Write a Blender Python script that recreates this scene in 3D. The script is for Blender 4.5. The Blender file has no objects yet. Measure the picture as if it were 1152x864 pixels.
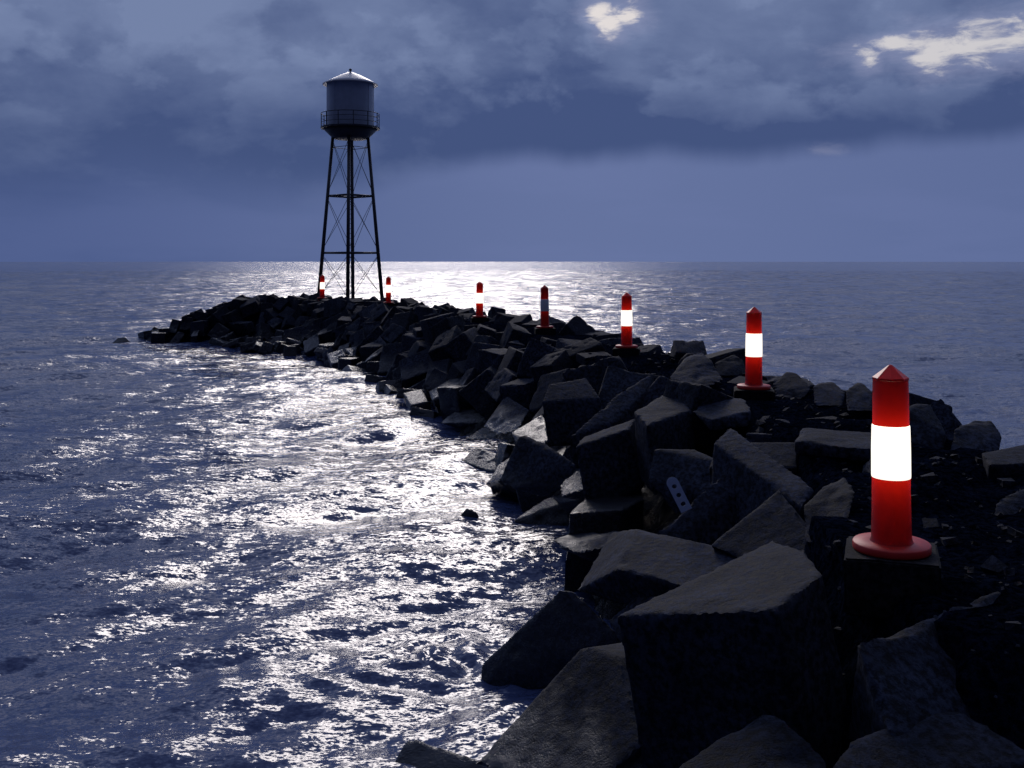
import bpy, bmesh, math, random
import numpy as np
from mathutils import Vector, Matrix, Euler, noise

random.seed(7)
rng = np.random.default_rng(11)
sc = bpy.context.scene
col = sc.collection
F, CX, HY, ZC = 1120.0, 576.0, 294.0, 3.7       # focal length in photo pixels, centre column, horizon row, eye height above the sea


def P(px, py, d):
    return Vector(((px - CX) * d / F, d, ZC - (py - HY) * d / F))


def proj(v):
    return (CX + F * v[0] / v[1], HY + (ZC - v[2]) * F / v[1])


# ------------------------------------------------------------------ materials
class NT:
    def __init__(self, name):
        self.m = bpy.data.materials.new(name)
        self.m.use_nodes = True
        self.t = self.m.node_tree
        self.t.nodes.clear()
        self.out = self.t.nodes.new('ShaderNodeOutputMaterial')

    def n(self, kind, **kw):
        return mknode(self.t, kind, **kw)

    def l(self, a, b):
        self.t.links.new(a, b)


def mknode(t, kind, **kw):
    nd = t.nodes.new('ShaderNode' + kind)
    for k, v in kw.items():
        if k.startswith('i_'):
            key = k[2:]
            nd.inputs[int(key) if key.isdigit() else key.replace('_', ' ')].default_value = v
        else:
            setattr(nd, k, v)
    return nd


def simple(name, colr, rough=.5, metal=0., var=.15, scale=8., bump=.0):
    a = NT(name)
    p = a.n('BsdfPrincipled', i_Roughness=rough, i_Metallic=metal)
    tc = a.n('TexCoord')
    ns = a.n('TexNoise', i_Scale=scale, i_Detail=6., i_Roughness=.65)
    a.l(tc.outputs['Object'], ns.inputs['Vector'])
    mx = a.n('Mix', data_type='RGBA')
    mx.inputs[6].default_value = tuple(c * (1 - var) for c in colr) + (1,)
    mx.inputs[7].default_value = tuple(min(1, c * (1 + var)) for c in colr) + (1,)
    a.l(ns.outputs['Fac'], mx.inputs[0])
    a.l(mx.outputs[2], p.inputs['Base Color'])
    if bump:
        b = a.n('Bump', i_Strength=bump, i_Distance=.01)
        a.l(ns.outputs['Fac'], b.inputs['Height'])
        a.l(b.outputs[0], p.inputs['Normal'])
    a.l(p.outputs[0], a.out.inputs[0])
    return a.m


def math_node(a, op, x, y=None, clamp=False):
    m = a.n('Math', operation=op, use_clamp=clamp)
    for i, v in enumerate((x, y)):
        if v is None:
            continue
        if isinstance(v, (int, float)):
            m.inputs[i].default_value = v
        else:
            a.l(v, m.inputs[i])
    return m.outputs[0]


def concrete(name, base, wet_top=.75, bump=.55):
    """worn sea concrete: speckle, stains, pits; really wet (dark, glossy) close to the sea"""
    a = NT(name)
    tc = a.n('TexCoord')
    geo = a.n('NewGeometry')
    oi = a.n('ObjectInfo')
    p = a.n('BsdfPrincipled')
    n1 = a.n('TexNoise', i_Scale=2.3, i_Detail=8., i_Roughness=.62)
    n2 = a.n('TexNoise', i_Scale=22., i_Detail=6., i_Roughness=.7)
    n3 = a.n('TexNoise', i_Scale=90., i_Detail=3., i_Roughness=.6)
    vo = a.n('TexVoronoi', i_Scale=26.)
    for x in (n1, n2, n3, vo):
        a.l(tc.outputs['Object'], x.inputs['Vector'])
    r1 = a.n('ValToRGB')
    e = r1.color_ramp.elements
    e[0].position, e[0].color = .32, tuple(c * .45 for c in base) + (1,)
    e[1].position, e[1].color = .7, tuple(c * 1.35 for c in base) + (1,)
    a.l(n1.outputs['Fac'], r1.inputs[0])
    r2 = a.n('ValToRGB')
    e = r2.color_ramp.elements
    e[0].position, e[0].color = .41, (.2, .2, .21, 1)
    e[1].position, e[1].color = .60, (2.1, 1.88, 1.82, 1)
    a.l(n2.outputs['Fac'], r2.inputs[0])
    m1 = a.n('Mix', data_type='RGBA', blend_type='MULTIPLY')
    m1.inputs[0].default_value = .95
    a.l(r1.outputs[0], m1.inputs[6])
    a.l(r2.outputs[0], m1.inputs[7])
    rr = a.n('MapRange', i_3=.65, i_4=1.35)
    a.l(oi.outputs['Random'], rr.inputs[0])
    m2 = a.n('VectorMath', operation='SCALE')
    a.l(m1.outputs[2], m2.inputs[0])
    a.l(rr.outputs[0], m2.inputs['Scale'])
    # wetness from height above the sea, broken by noise
    sx = a.n('SeparateXYZ')
    a.l(geo.outputs['Position'], sx.inputs[0])
    wn = math_node(a, 'MULTIPLY', math_node(a, 'SUBTRACT', n1.outputs['Fac'], .5), 1.1)
    hz = math_node(a, 'ADD', sx.outputs[2], wn)
    wet = a.n('MapRange', i_1=wet_top + .15, i_2=wet_top - .25, i_3=0., i_4=1.)
    a.l(hz, wet.inputs[0])
    m3 = a.n('Mix', data_type='RGBA', blend_type='MULTIPLY')
    m3.inputs[7].default_value = (.45, .47, .5, 1)
    a.l(wet.outputs[0], m3.inputs[0])
    a.l(m2.outputs[0], m3.inputs[6])
    a.l(m3.outputs[2], p.inputs['Base Color'])
    ro = a.n('MapRange', i_3=.82, i_4=.13)
    a.l(wet.outputs[0], ro.inputs[0])
    ro2 = math_node(a, 'ADD', ro.outputs[0], math_node(a, 'MULTIPLY', math_node(a, 'SUBTRACT', n2.outputs['Fac'], .5), .5), clamp=True)
    a.l(ro2, p.inputs['Roughness'])
    spv = a.n('MapRange', i_3=.14 if bump < 1 else .0, i_4=.6 if bump < 1 else .3)
    a.l(wet.outputs[0], spv.inputs[0])
    a.l(spv.outputs[0], p.inputs['Specular IOR Level'])
    pit = a.n('MapRange', i_1=.05, i_2=.22, i_3=-1., i_4=0.)
    a.l(vo.outputs['Distance'], pit.inputs[0])
    h = math_node(a, 'ADD', math_node(a, 'MULTIPLY', n2.outputs['Fac'], 1.2), math_node(a, 'MULTIPLY', n3.outputs['Fac'], .5))
    h = math_node(a, 'ADD', h, math_node(a, 'MULTIPLY', pit.outputs[0], .25))
    b = a.n('Bump', i_Strength=min(1., bump), i_Distance=.02 if bump < 1 else .07)
    a.l(h, b.inputs['Height'])
    a.l(b.outputs[0], p.inputs['Normal'])
    a.l(p.outputs[0], a.out.inputs[0])
    return a.m


def red_plastic():
    a = NT('red_translucent_plastic')
    p = a.n('BsdfPrincipled', i_Roughness=.38)
    tc = a.n('TexCoord')
    ns = a.n('TexNoise', i_Scale=9., i_Detail=7., i_Roughness=.7)
    a.l(tc.outputs['Object'], ns.inputs['Vector'])
    cr = a.n('ValToRGB')
    e = cr.color_ramp.elements
    e[0].position, e[0].color = .3, (.16, .005, .004, 1)
    e[1].position, e[1].color = .65, (.30, .008, .005, 1)
    a.l(ns.outputs['Fac'], cr.inputs[0])
    a.l(cr.outputs[0], p.inputs['Base Color'])
    tr = a.n('BsdfTranslucent')
    tr.inputs[0].default_value = (.6, .012, .004, 1)
    mx = a.n('MixShader')
    mx.inputs[0].default_value = .3
    a.l(p.outputs[0], mx.inputs[1])
    a.l(tr.outputs[0], mx.inputs[2])
    a.l(mx.outputs[0], a.out.inputs[0])
    return a.m


def lit_band():
    a = NT('lit_white_lens')
    em = a.n('Emission', i_Color=(1., .93, .80, 1))
    tc = a.n('TexCoord')
    ns = a.n('TexNoise', i_Scale=7., i_Detail=3.)
    a.l(tc.outputs['Object'], ns.inputs['Vector'])
    mr = a.n('MapRange', i_3=1.05, i_4=1.5)
    a.l(ns.outputs['Fac'], mr.inputs[0])
    a.l(mr.outputs[0], em.inputs['Strength'])
    gl = a.n('BsdfPrincipled', i_Roughness=.3)
    gl.inputs['Base Color'].default_value = (.8, .8, .78, 1)
    ad = a.n('AddShader')
    a.l(em.outputs[0], ad.inputs[0])
    a.l(gl.outputs[0], ad.inputs[1])
    a.l(ad.outputs[0], a.out.inputs[0])
    return a.m


def emitter(name, c, s):
    a = NT(name)
    em = a.n('Emission', i_Color=c + (1,), i_Strength=s)
    a.l(em.outputs[0], a.out.inputs[0])
    return a.m


def water_mat():
    a = NT('sea_water')
    p = a.n('BsdfPrincipled', i_Roughness=.115, i_IOR=1.333)
    p.inputs['Base Color'].default_value = (.050, .074, .170, 1)
    geo = a.n('NewGeometry')
    acc = None
    for sc_, st, amp, det in ((.15, (1., 3., 1.), .10, 2.), (.5, (1., 2.6, 1.), .24, 3.), (1.9, (1., 2.3, 1.), .26, 4.), (6.5, (1., 2.1, 1.), .40, 5.), (21., (1., 1.8, 1.), .34, 3.)):
        mp = a.n('Mapping')
        mp.inputs['Scale'].default_value = st
        mp.inputs['Rotation'].default_value = (0, 0, .25 + sc_ * .05)
        a.l(geo.outputs['Position'], mp.inputs[0])
        ns = a.n('TexNoise', i_Scale=sc_, i_Detail=det, i_Roughness=.55)
        ns.inputs['Distortion'].default_value = .12
        a.l(mp.outputs[0], ns.inputs['Vector'])
        sb = a.n('VectorMath', operation='SUBTRACT')
        sb.inputs[1].default_value = (.5, .5, .5)
        a.l(ns.outputs['Color'], sb.inputs[0])
        ml = a.n('VectorMath', operation='MULTIPLY')
        ml.inputs[1].default_value = (amp * WAVE * 1.15, amp * WAVE * 1.15, 0)
        a.l(sb.outputs[0], ml.inputs[0])
        if acc is None:
            acc = ml.outputs[0]
        else:
            ad = a.n('VectorMath', operation='ADD')
            a.l(acc, ad.inputs[0])
            a.l(ml.outputs[0], ad.inputs[1])
            acc = ad.outputs[0]
    # calmer and rougher patches (gusts)
    gn = a.n('TexNoise', i_Scale=.16, i_Detail=3.)
    a.l(geo.outputs['Position'], gn.inputs['Vector'])
    gm = a.n('MapRange', i_1=.34, i_2=.66, i_3=.75, i_4=1.25)
    a.l(gn.outputs['Fac'], gm.inputs[0])
    sl = a.n('VectorMath', operation='SCALE')
    a.l(acc, sl.inputs[0])
    a.l(gm.outputs[0], sl.inputs['Scale'])
    ad = a.n('VectorMath', operation='ADD')
    a.l(geo.outputs['Normal'], ad.inputs[0])
    a.l(sl.outputs[0], ad.inputs[1])
    nr = a.n('VectorMath', operation='NORMALIZE')
    a.l(ad.outputs[0], nr.inputs[0])
    a.l(nr.outputs[0], p.inputs['Normal'])
    a.l(p.outputs[0], a.out.inputs[0])
    return a.m


WAVE = 2.0
M_BLOCK = concrete('worn_dark_concrete', (.0175, .0245, .042))
M_WET = concrete('wet_dark_concrete', (.019, .025, .04), wet_top=3., bump=.8)
M_CORE = concrete('dark_rubble', (.0045, .0080, .0190), bump=1.)
M_PLINTH = concrete('dark_plinth_concrete', (.010, .011, .014), bump=.4)
M_RED = red_plastic()
M_BAND = lit_band()
M_BAND_OFF = simple('unlit_white_lens', (.72, .73, .76), .35, var=.08)
M_TUBE = emitter('lamp_glow', (1., .72, .45), 8.)
M_ADDED_GLOW = emitter('faint_lamp_glow', (1., .75, .5), 2.5)  # added glow to brighten the unlit bollard's red body, not a working lamp
M_TANK = simple('dull_galvanised_steel', (.38, .43, .52), .45, .15, .3, 3., .1)
M_ROOF = simple('pale_galvanised_roof', (.45, .46, .48), .38, .4, .2, 3., .1)
M_STEEL = simple('dark_painted_steel', (.05, .052, .06), .5, .3, .3, 6., .1)
M_WOOD = simple('wet_driftwood', (.05, .035, .025), .3, 0., .4, 12., .6)
M_PALE = simple('pale_scuffed_metal', (.20, .25, .38), .25, .3, .25, 20., .2)
M_WATER = water_mat()


# ------------------------------------------------------------------ helpers
def link(name, mesh, mat=None, parent=None, loc=None):
    o = bpy.data.objects.new(name, mesh)
    col.objects.link(o)
    if mat is not None:
        mesh.materials.clear()
        mesh.materials.append(mat)
    if parent is not None:
        o.parent = parent
    if loc is not None:
        o.location = loc
    return o


def tag(o, label, cat, group=None, kind=None):
    if label: o['label'] = label
    if cat: o['category'] = cat
    if group: o['group'] = group
    if kind: o['kind'] = kind
    return o


def empty(name, loc, rz=0):
    o = bpy.data.objects.new(name, None)
    o.empty_display_size = .2
    col.objects.link(o)
    o.location = loc
    o.rotation_euler = (0, 0, rz)
    return o


def from_bm(name, bm, mat, parent=None, smooth=False, loc=None):
    bmesh.ops.recalc_face_normals(bm, faces=bm.faces)
    me = bpy.data.meshes.new(name)
    bm.to_mesh(me)
    bm.free()
    if smooth:
        me.polygons.foreach_set('use_smooth', [True] * len(me.polygons))
    return link(name, me, mat, parent, loc)


def lathe(bm, prof, n=32, c=(0, 0), closed=True):
    rings = []
    for r, z in prof:
        if r < 1e-5:
            rings.append([bm.verts.new((c[0], c[1], z))])
        else:
            rings.append([bm.verts.new((c[0] + r * math.cos(2 * math.pi * k / n), c[1] + r * math.sin(2 * math.pi * k / n), z)) for k in range(n)])
    for a, b in zip(rings, rings[1:]):
        for k in range(n):
            q = [a[k % len(a)], a[(k + 1) % n % len(a)], b[(k + 1) % n % len(b)], b[k % len(b)]]
            u = []
            for v in q:
                if v not in u:
                    u.append(v)
            if len(u) > 2:
                bm.faces.new(u)
    return bm


def tube(bm, a, b, r0, r1=None, n=10):
    a, b = Vector(a), Vector(b)
    r1 = r0 if r1 is None else r1
    z = (b - a).normalized()
    x = z.orthogonal().normalized()
    y = z.cross(x)
    A = [bm.verts.new(a + (x * math.cos(t) + y * math.sin(t)) * r0) for t in [2 * math.pi * k / n for k in range(n)]]
    B = [bm.verts.new(b + (x * math.cos(t) + y * math.sin(t)) * r1) for t in [2 * math.pi * k / n for k in range(n)]]
    for k in range(n):
        bm.faces.new((A[k], A[(k + 1) % n], B[(k + 1) % n], B[k]))
    bm.faces.new(A[::-1])
    bm.faces.new(B)
    return bm


def box(bm, c, s, m=None):
    r = bmesh.ops.create_cube(bm, size=1)
    for v in r['verts']:
        v.co = Vector((v.co.x * s[0], v.co.y * s[1], v.co.z * s[2]))
        if m: v.co = m @ v.co
        v.co += Vector(c)
    return r['verts']


def rock_mesh(name, pts, voxel=.035, chip=.05, seed=0.):
    """worn block: hull of its corners, remeshed, edges chipped and faces weathered"""
    bm = bmesh.new()
    for p in pts:
        bm.verts.new(p)
    r = bmesh.ops.convex_hull(bm, input=bm.verts)
    bmesh.ops.delete(bm, geom=[g for g in r['geom_interior'] if isinstance(g, bmesh.types.BMVert)], context='VERTS')
    bmesh.ops.recalc_face_normals(bm, faces=bm.faces)
    bmesh.ops.dissolve_limit(bm, angle_limit=math.radians(4), verts=bm.verts, edges=bm.edges)
    bm.normal_update()
    planes = [(f.normal.copy(), f.calc_center_median().dot(f.normal)) for f in bm.faces]
    me = bpy.data.meshes.new('tmp')
    bm.to_mesh(me)
    bm.free()
    o = bpy.data.objects.new('tmp', me)
    col.objects.link(o)
    md = o.modifiers.new('r', 'REMESH')
    md.mode = 'VOXEL'
    md.voxel_size = voxel
    md.use_smooth_shade = True
    dg = bpy.context.evaluated_depsgraph_get()
    out = bpy.data.meshes.new_from_object(o.evaluated_get(dg))
    bpy.data.objects.remove(o)
    bpy.data.meshes.remove(me)
    out.name = name
    n = len(out.vertices)
    co = np.empty(n * 3)
    out.vertices.foreach_get('co', co)
    co = co.reshape(-1, 3)
    N = np.array([tuple(p[0]) for p in planes])
    D = np.array([p[1] for p in planes])
    dist = np.abs(co @ N.T - D)
    idx = np.argsort(dist, axis=1)[:, :2]
    d2 = np.take_along_axis(dist, idx, 1)[:, 1]
    d1n = N[idx[:, 0]]
    ed = N[idx[:, 0]] + N[idx[:, 1]]
    ed /= np.linalg.norm(ed, axis=1)[:, None] + 1e-6
    off = Vector((seed * 3.1, seed * 1.7, seed))
    w = np.empty(n)
    fa = np.empty(n)
    for i in range(n):
        v = Vector(co[i]) + off
        a = noise.noise(v * 3.3)
        b = noise.noise(v * 9.)
        w[i] = max(0., a + .35 * b + .12)
        fa[i] = .006 * a + .004 * b + .003 * noise.noise(v * 24) - .035 * max(0., noise.noise(v * 2.1 + off) - .36)
    k = np.exp(-(d2 / .04) ** 2) * (chip * 1.25 * w * w * 1.6 + .002)
    co = co - ed * k[:, None] + d1n * fa[:, None]
    out.vertices.foreach_set('co', co.ravel())
    out.update()
    out.set_sharp_from_angle(angle=math.radians(38))
    return out


def local_rock(name, pts, label, group=None, cat='concrete block', mat=None, seed=0., voxel=.035, chip=.05):
    c = sum((Vector(p) for p in pts), Vector()) / len(pts)
    me = rock_mesh(name, [Vector(p) - c for p in pts], voxel, chip, seed)
    o = link(name, me, mat or M_BLOCK, None, c)
    tag(o, label, cat, group)
    return o


# ------------------------------------------------------------------ breakwater line
CL = [(3.3, -9), (3.1, -3), (3.1, 2), (3.15, 5.9), (3.7, 9.5), (3.45, 13.3), (2.35, 19.6), (.84, 25.4), (-1.0, 30.2), (-3.1, 35.8),
      (-5.3, 40.6), (-7.6, 44.6), (-10.2, 46.8), (-13.4, 47.2), (-15.9, 46.8)]


def catmull(pts, k=14):
    r = []
    p = [pts[0]] + pts + [pts[-1]]
    for i in range(1, len(p) - 2):
        for j in range(k):
            t = j / k
            r.append(tuple(.5 * (2 * p[i][a] + (p[i + 1][a] - p[i - 1][a]) * t + (2 * p[i - 1][a] - 5 * p[i][a] + 4 * p[i + 1][a] - p[i + 2][a]) * t * t
                                 + (3 * p[i][a] - p[i - 1][a] - 3 * p[i + 1][a] + p[i + 2][a]) * t ** 3) for a in (0, 1)))
    r.append(pts[-1])
    return np.array(r)


LINE = catmull(CL)
SEG = np.diff(LINE, axis=0)
SLEN = np.linalg.norm(SEG, axis=1)
CUM = np.concatenate([[0], np.cumsum(SLEN)])
TOTAL = CUM[-1]


def line_dist(x, y):
    """distance to the centre line and arc length (vectorised)"""
    x = np.atleast_1d(x); y = np.atleast_1d(y)
    best = np.full(x.shape, 1e9); s = np.zeros(x.shape); side = np.zeros(x.shape)
    for i in range(len(SEG)):
        ax, ay = LINE[i]; dx, dy = SEG[i]
        t = np.clip(((x - ax) * dx + (y - ay) * dy) / (SLEN[i] ** 2), 0, 1)
        qx = x - ax - t * dx; qy = y - ay - t * dy
        d = np.hypot(qx, qy)
        m = d < best
        best = np.where(m, d, best)
        s = np.where(m, CUM[i] + t * SLEN[i], s)
        side = np.where(m, np.sign(dx * qy - dy * qx), side)     # + = left of the walking direction
    return best, s, side


def crest(s):
    """crest height along the breakwater; it falls away to the tip"""
    e = np.clip((TOTAL - s) / 3.4, 0, 1)
    return .45 + 1.4 * e ** .7


def profile(d, s):
    c = crest(s)
    near = np.clip((19 - s) / 6., 0, 1)          # arc length 9 is level with the viewer
    return c - np.clip(d - (.85 + 0 * near), 0, 99) * (.98 + .35 * near)


def at_line(s):
    i = min(int(np.searchsorted(CUM, s, side='right')) - 1, len(SEG) - 1)
    t = (s - CUM[i]) / SLEN[i]
    p = LINE[i] + SEG[i] * t
    tg = SEG[i] / SLEN[i]
    return p, tg


# core of the breakwater (rough rubble and trodden crest)
def build_core():
    st = .11
    xs = np.arange(-22, 9.5, st); ys = np.arange(-7, 54, st)
    X, Y = np.meshgrid(xs, ys)
    d, s, _ = line_dist(X.ravel(), Y.ravel())
    Z = profile(d, s)
    nz = np.array([noise.fractal(Vector((x * 1.3, y * 1.3, 0)), .8, 2., 4) if dd < 6 else 0 for x, y, dd in zip(X.ravel(), Y.ravel(), d)])
    rough = np.where(d < .9, .10, .24)
    Z = Z + nz * rough
    Z = Z - np.where(d > .85, np.clip((d - .85) / .5, 0, 1) * .22, 0)
    Z = np.where((Y.ravel() > 5.0) & (Y.ravel() < 7.4) & (X.ravel() > 2.12) & (X.ravel() < 4.3), np.maximum(Z, 1.83 + .02 * nz), Z)
    yy = Y.ravel()
    Z = Z - .5 * np.clip((4.95 - yy) / .35, 0, 1) * np.clip(1.6 - .0 * yy, 0, 1)
    keep = (d < 5.2)
    idx = -np.ones(len(Z), int)
    idx[keep] = np.arange(keep.sum())
    V = np.stack([X.ravel()[keep], Y.ravel()[keep], Z[keep]], 1)
    nx = len(xs)
    G = np.arange(len(Z)).reshape(len(ys), nx)
    q = np.stack([G[:-1, :-1], G[:-1, 1:], G[1:, 1:], G[1:, :-1]], -1).reshape(-1, 4)
    q = idx[q]
    q = q[(q >= 0).all(1)]
    me = bpy.data.meshes.new('breakwater_ground')
    me.from_pydata(V.tolist(), [], q.tolist())
    me.polygons.foreach_set('use_smooth', [True] * len(me.polygons))
    tag(link('breakwater_ground', me, M_CORE), None, None, kind='structure')


build_core()


# ------------------------------------------------------------------ sea
def ocean_tile(N, L, V, ang, seed, cut=0.):
    r = np.random.default_rng(seed)
    k = np.fft.fftfreq(N, L / N) * 2 * np.pi
    KX, KY = np.meshgrid(k, k)
    K = np.hypot(KX, KY); K[0, 0] = 1e-6
    Lw = V * V / 9.81
    c = (KX * math.cos(ang) + KY * math.sin(ang)) / K
    Ph = np.exp(-1 / (K * Lw) ** 2) / K ** 4 * (.12 + c ** 2) * np.exp(-(K * .035) ** 2)
    Ph[K < cut] = 0
    Ph[0, 0] = 0
    h = (r.normal(size=(N, N)) + 1j * r.normal(size=(N, N))) * np.sqrt(Ph)
    H = np.real(np.fft.ifft2(h))
    sc_ = 1 / H.std()
    DX = np.real(np.fft.ifft2(-1j * KX / K * h)) * sc_
    DY = np.real(np.fft.ifft2(-1j * KY / K * h)) * sc_
    return H * sc_, DX, DY


def samp(T, L, x, y):
    N = T.shape[0]
    u = (x / L * N) % N; v = (y / L * N) % N
    i = np.floor(u).astype(int); j = np.floor(v).astype(int)
    fu = u - i; fv = v - j
    i %= N; j %= N
    i2 = (i + 1) % N; j2 = (j + 1) % N
    return (T[j, i] * (1 - fu) * (1 - fv) + T[j, i2] * fu * (1 - fv) + T[j2, i] * (1 - fu) * fv + T[j2, i2] * fu * fv)


def build_sea():
    a1 = np.linspace(-math.radians(38), math.radians(38), 860)
    a2 = np.linspace(math.radians(38), math.radians(322), 170)[1:-1]
    th = np.concatenate([a1, a2])
    r = [2.0]
    while r[-1] < 9000:
        x = r[-1]
        f = .0042 if x < 400 else .02
        r.append(x * (1 + f) if x > 4 else x + .017)
    r = np.array(r)
    R, T = np.meshgrid(r, th, indexing='ij')
    X = (R * np.sin(T)).ravel(); Y = (R * np.cos(T)).ravel()
    Z = np.zeros_like(X)
    ox = np.zeros_like(X); oy = np.zeros_like(X)
    RR = R.ravel()
    for (N, L, V, ang, seed, amp, ch) in ((512, 71., 4.8, -1.25, 3, .092, .9), (512, 17.3, 2.6, -.9, 5, .03, .9)):
        H, DX, DY = ocean_tile(N, L, V, ang, seed)
        ca, sa = math.cos(.35 * seed), math.sin(.35 * seed)
        # fade the displacement where the grid is too coarse for it
        fade = np.clip(1.3 - RR / (900 if L > 30 else 160), 0, 1)
        u = X * 1.; v = Y * 1.
        Z += samp(H, L, u, v) * amp * fade
        ox += samp(DX, L, u, v) * amp * ch * fade
        oy += samp(DY, L, u, v) * amp * ch * fade
    # backwash rings off the block at the near waterline
    for (cx, cy, am, wl, rad) in ((-.75, 9.3, .045, .45, 1.6), (-.1, 12.6, .018, .35, 1.2), (.2, 7.4, .02, .4, 1.4)):
        q = np.hypot((X - cx), (Y - cy) * 1.)
        q2 = q + .15 * np.sin(3 * np.arctan2(Y - cy, X - cx) + q * 1.3)
        Z += am * .5 * np.sin(q2 * 2 * np.pi / wl) * np.exp(-(q / rad) ** 2)
    # earth curvature is negligible here; the far rim closes the horizon
    X = X + ox; Y = Y + oy
    nr, nt = R.shape
    G = np.arange(nr * nt).reshape(nr, nt)
    Gn = np.roll(G, -1, axis=1)
    q = np.stack([G[:-1], Gn[:-1], Gn[1:], G[1:]], -1).reshape(-1, 4)[:, ::-1]
    nv = nr * nt
    V = np.stack([X, Y, Z], 1)
    V = np.concatenate([V, [[0, 0, 0.]]])
    cap = np.stack([np.full(nt, nv), np.roll(G[0], -1), G[0]], 1)[:, ::-1]
    me = bpy.data.meshes.new('sea')
    me.vertices.add(len(V))
    me.vertices.foreach_set('co', V.ravel())
    nf = len(q) + len(cap)
    me.loops.add(len(q) * 4 + len(cap) * 3)
    me.loops.foreach_set('vertex_index', np.concatenate([q.ravel(), cap.ravel()]).astype(np.int32))
    me.polygons.add(nf)
    ls = np.concatenate([np.arange(len(q)) * 4, len(q) * 4 + np.arange(len(cap)) * 3]).astype(np.int32)
    me.polygons.foreach_set('loop_start', ls)
    me.polygons.foreach_set('use_smooth', np.ones(nf, bool))
    me.update(calc_edges=True)
    me.validate()
    tag(link('water', me, M_WATER), None, None, kind='structure')


build_sea()

# ------------------------------------------------------------------ light bollards
BOL = [  # px, py of the flange centre, distance, lit
    (1003, 5.86, True, 'largest and nearest red bollard with glowing white band, standing on a square dark plinth'),
    (848, 13.3, True, 'second nearest glowing red bollard, on its plinth at the right of the crest'),
    (705, 19.6, True, 'third nearest glowing red bollard, just right of the bollard that is not lit'),
    (613, 25.4, False, 'red bollard whose white band is grey and not lit'),
    (539.5, 30.2, True, 'glowing red bollard just left of the unlit one, against bright sea'),
    (437, 40.5, True, 'small glowing red bollard just right of the water tower legs'),
    (362.5, 45.6, True, 'farthest smallest glowing red bollard, at the left leg of the water tower'),
]
TOPZ = 2.0


def make_bollard():
    root = empty('light_bollard', (0, 0, 0))
    bm = bmesh.new()
    box(bm, (0, 0, -.165), (.56, .56, .33))
    bmesh.ops.bevel(bm, geom=bm.edges[:], offset=.012, segments=2, affect='EDGES')
    bmesh.ops.subdivide_edges(bm, edges=bm.edges[:], cuts=3, use_grid_fill=True)
    for v in bm.verts:
        v.co += Vector((noise.noise(v.co * 7), noise.noise(v.co * 7 + Vector((9, 0, 0))), noise.noise(v.co * 5 + Vector((0, 9, 0))))) * .008
    from_bm('plinth', bm, M_PLINTH, root)
    bm = bmesh.new()
    lathe(bm, [(0, .001), (.225, .001), (.236, .006), (.238, .014), (.238, .042), (.232, .050), (.13, .056), (0, .056)], 48)
    fl = from_bm('base_flange', bm, M_RED2, root, True)
    bm = bmesh.new()
    lathe(bm, [(.134, .054), (.126, .068), (.1225, .09), (.119, .25), (.1165, .43), (.1165, .436)], 48)
    from_bm('lower_body', bm, M_RED, root, True)
    bm = bmesh.new()
    lathe(bm, [(.1165, .437), (.119, .439), (.120, .45), (.1195, .60), (.116, .742), (.114, .748), (.1125, .749)], 48)
    from_bm('light_band', bm, M_BAND, root, True)
    bm = bmesh.new()
    lathe(bm, [(.1115, .750), (.1115, .756), (.110, .90), (.108, 1.018)], 48)
    from_bm('upper_body', bm, M_RED, root, True)
    bm = bmesh.new()
    lathe(bm, [(.108, 1.018), (.1105, 1.020), (.1105, 1.032), (.012, 1.106), (0, 1.109)], 8)
    from_bm('cap', bm, M_RED, root)
    bm = bmesh.new()
    lathe(bm, [(0, .5), (.04, .5), (.04, .70), (0, .70)], 16)
    from_bm('lamp', bm, M_TUBE, root, True)
    return root


M_RED2 = simple('red_painted_flange', (.55, .018, .010), .5, 0., .3, 14., .15)
M_BAND.name = 'lit_white_lens'
proto = make_bollard()
GB = 'light bollards along the breakwater crest'


def copy_tree(o, parent=None):
    c = o.copy()
    col.objects.link(c)
    if parent is not None:
        c.parent = parent
    for ch in list(o.children):
        copy_tree(ch, c)
    return c


BPOS = []
for i, (px, d, lit, lab) in enumerate(BOL):
    o = proto if i == 0 else copy_tree(proto)
    o.location = ((px - CX) * d / F, d, TOPZ)
    o.rotation_euler.z = -math.atan2((px - CX), F) + (.01, .03, -.05, .08, .1, 0, .1)[i]
    o.rotation_euler.y = (-.006, .004, 0, -.008, .006, 0, .01)[i]
    o.scale = (.92, .92, .985)
    tag(o, lab, 'bollard', GB)
    BPOS.append((o.location.x, d))
    if not lit:
        for ch in list(o.children):
            if ch.name.startswith('light_band'):
                ch.data = ch.data.copy()
                ch.data.materials[0] = M_BAND_OFF
                ch['label'] = 'unlit greyish white band'
            if ch.name.startswith('lamp'):
                ch.data = ch.data.copy()
                ch.data.materials[0] = M_ADDED_GLOW  # added glow behind the red shell; this bollard's own lamp is off


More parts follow.
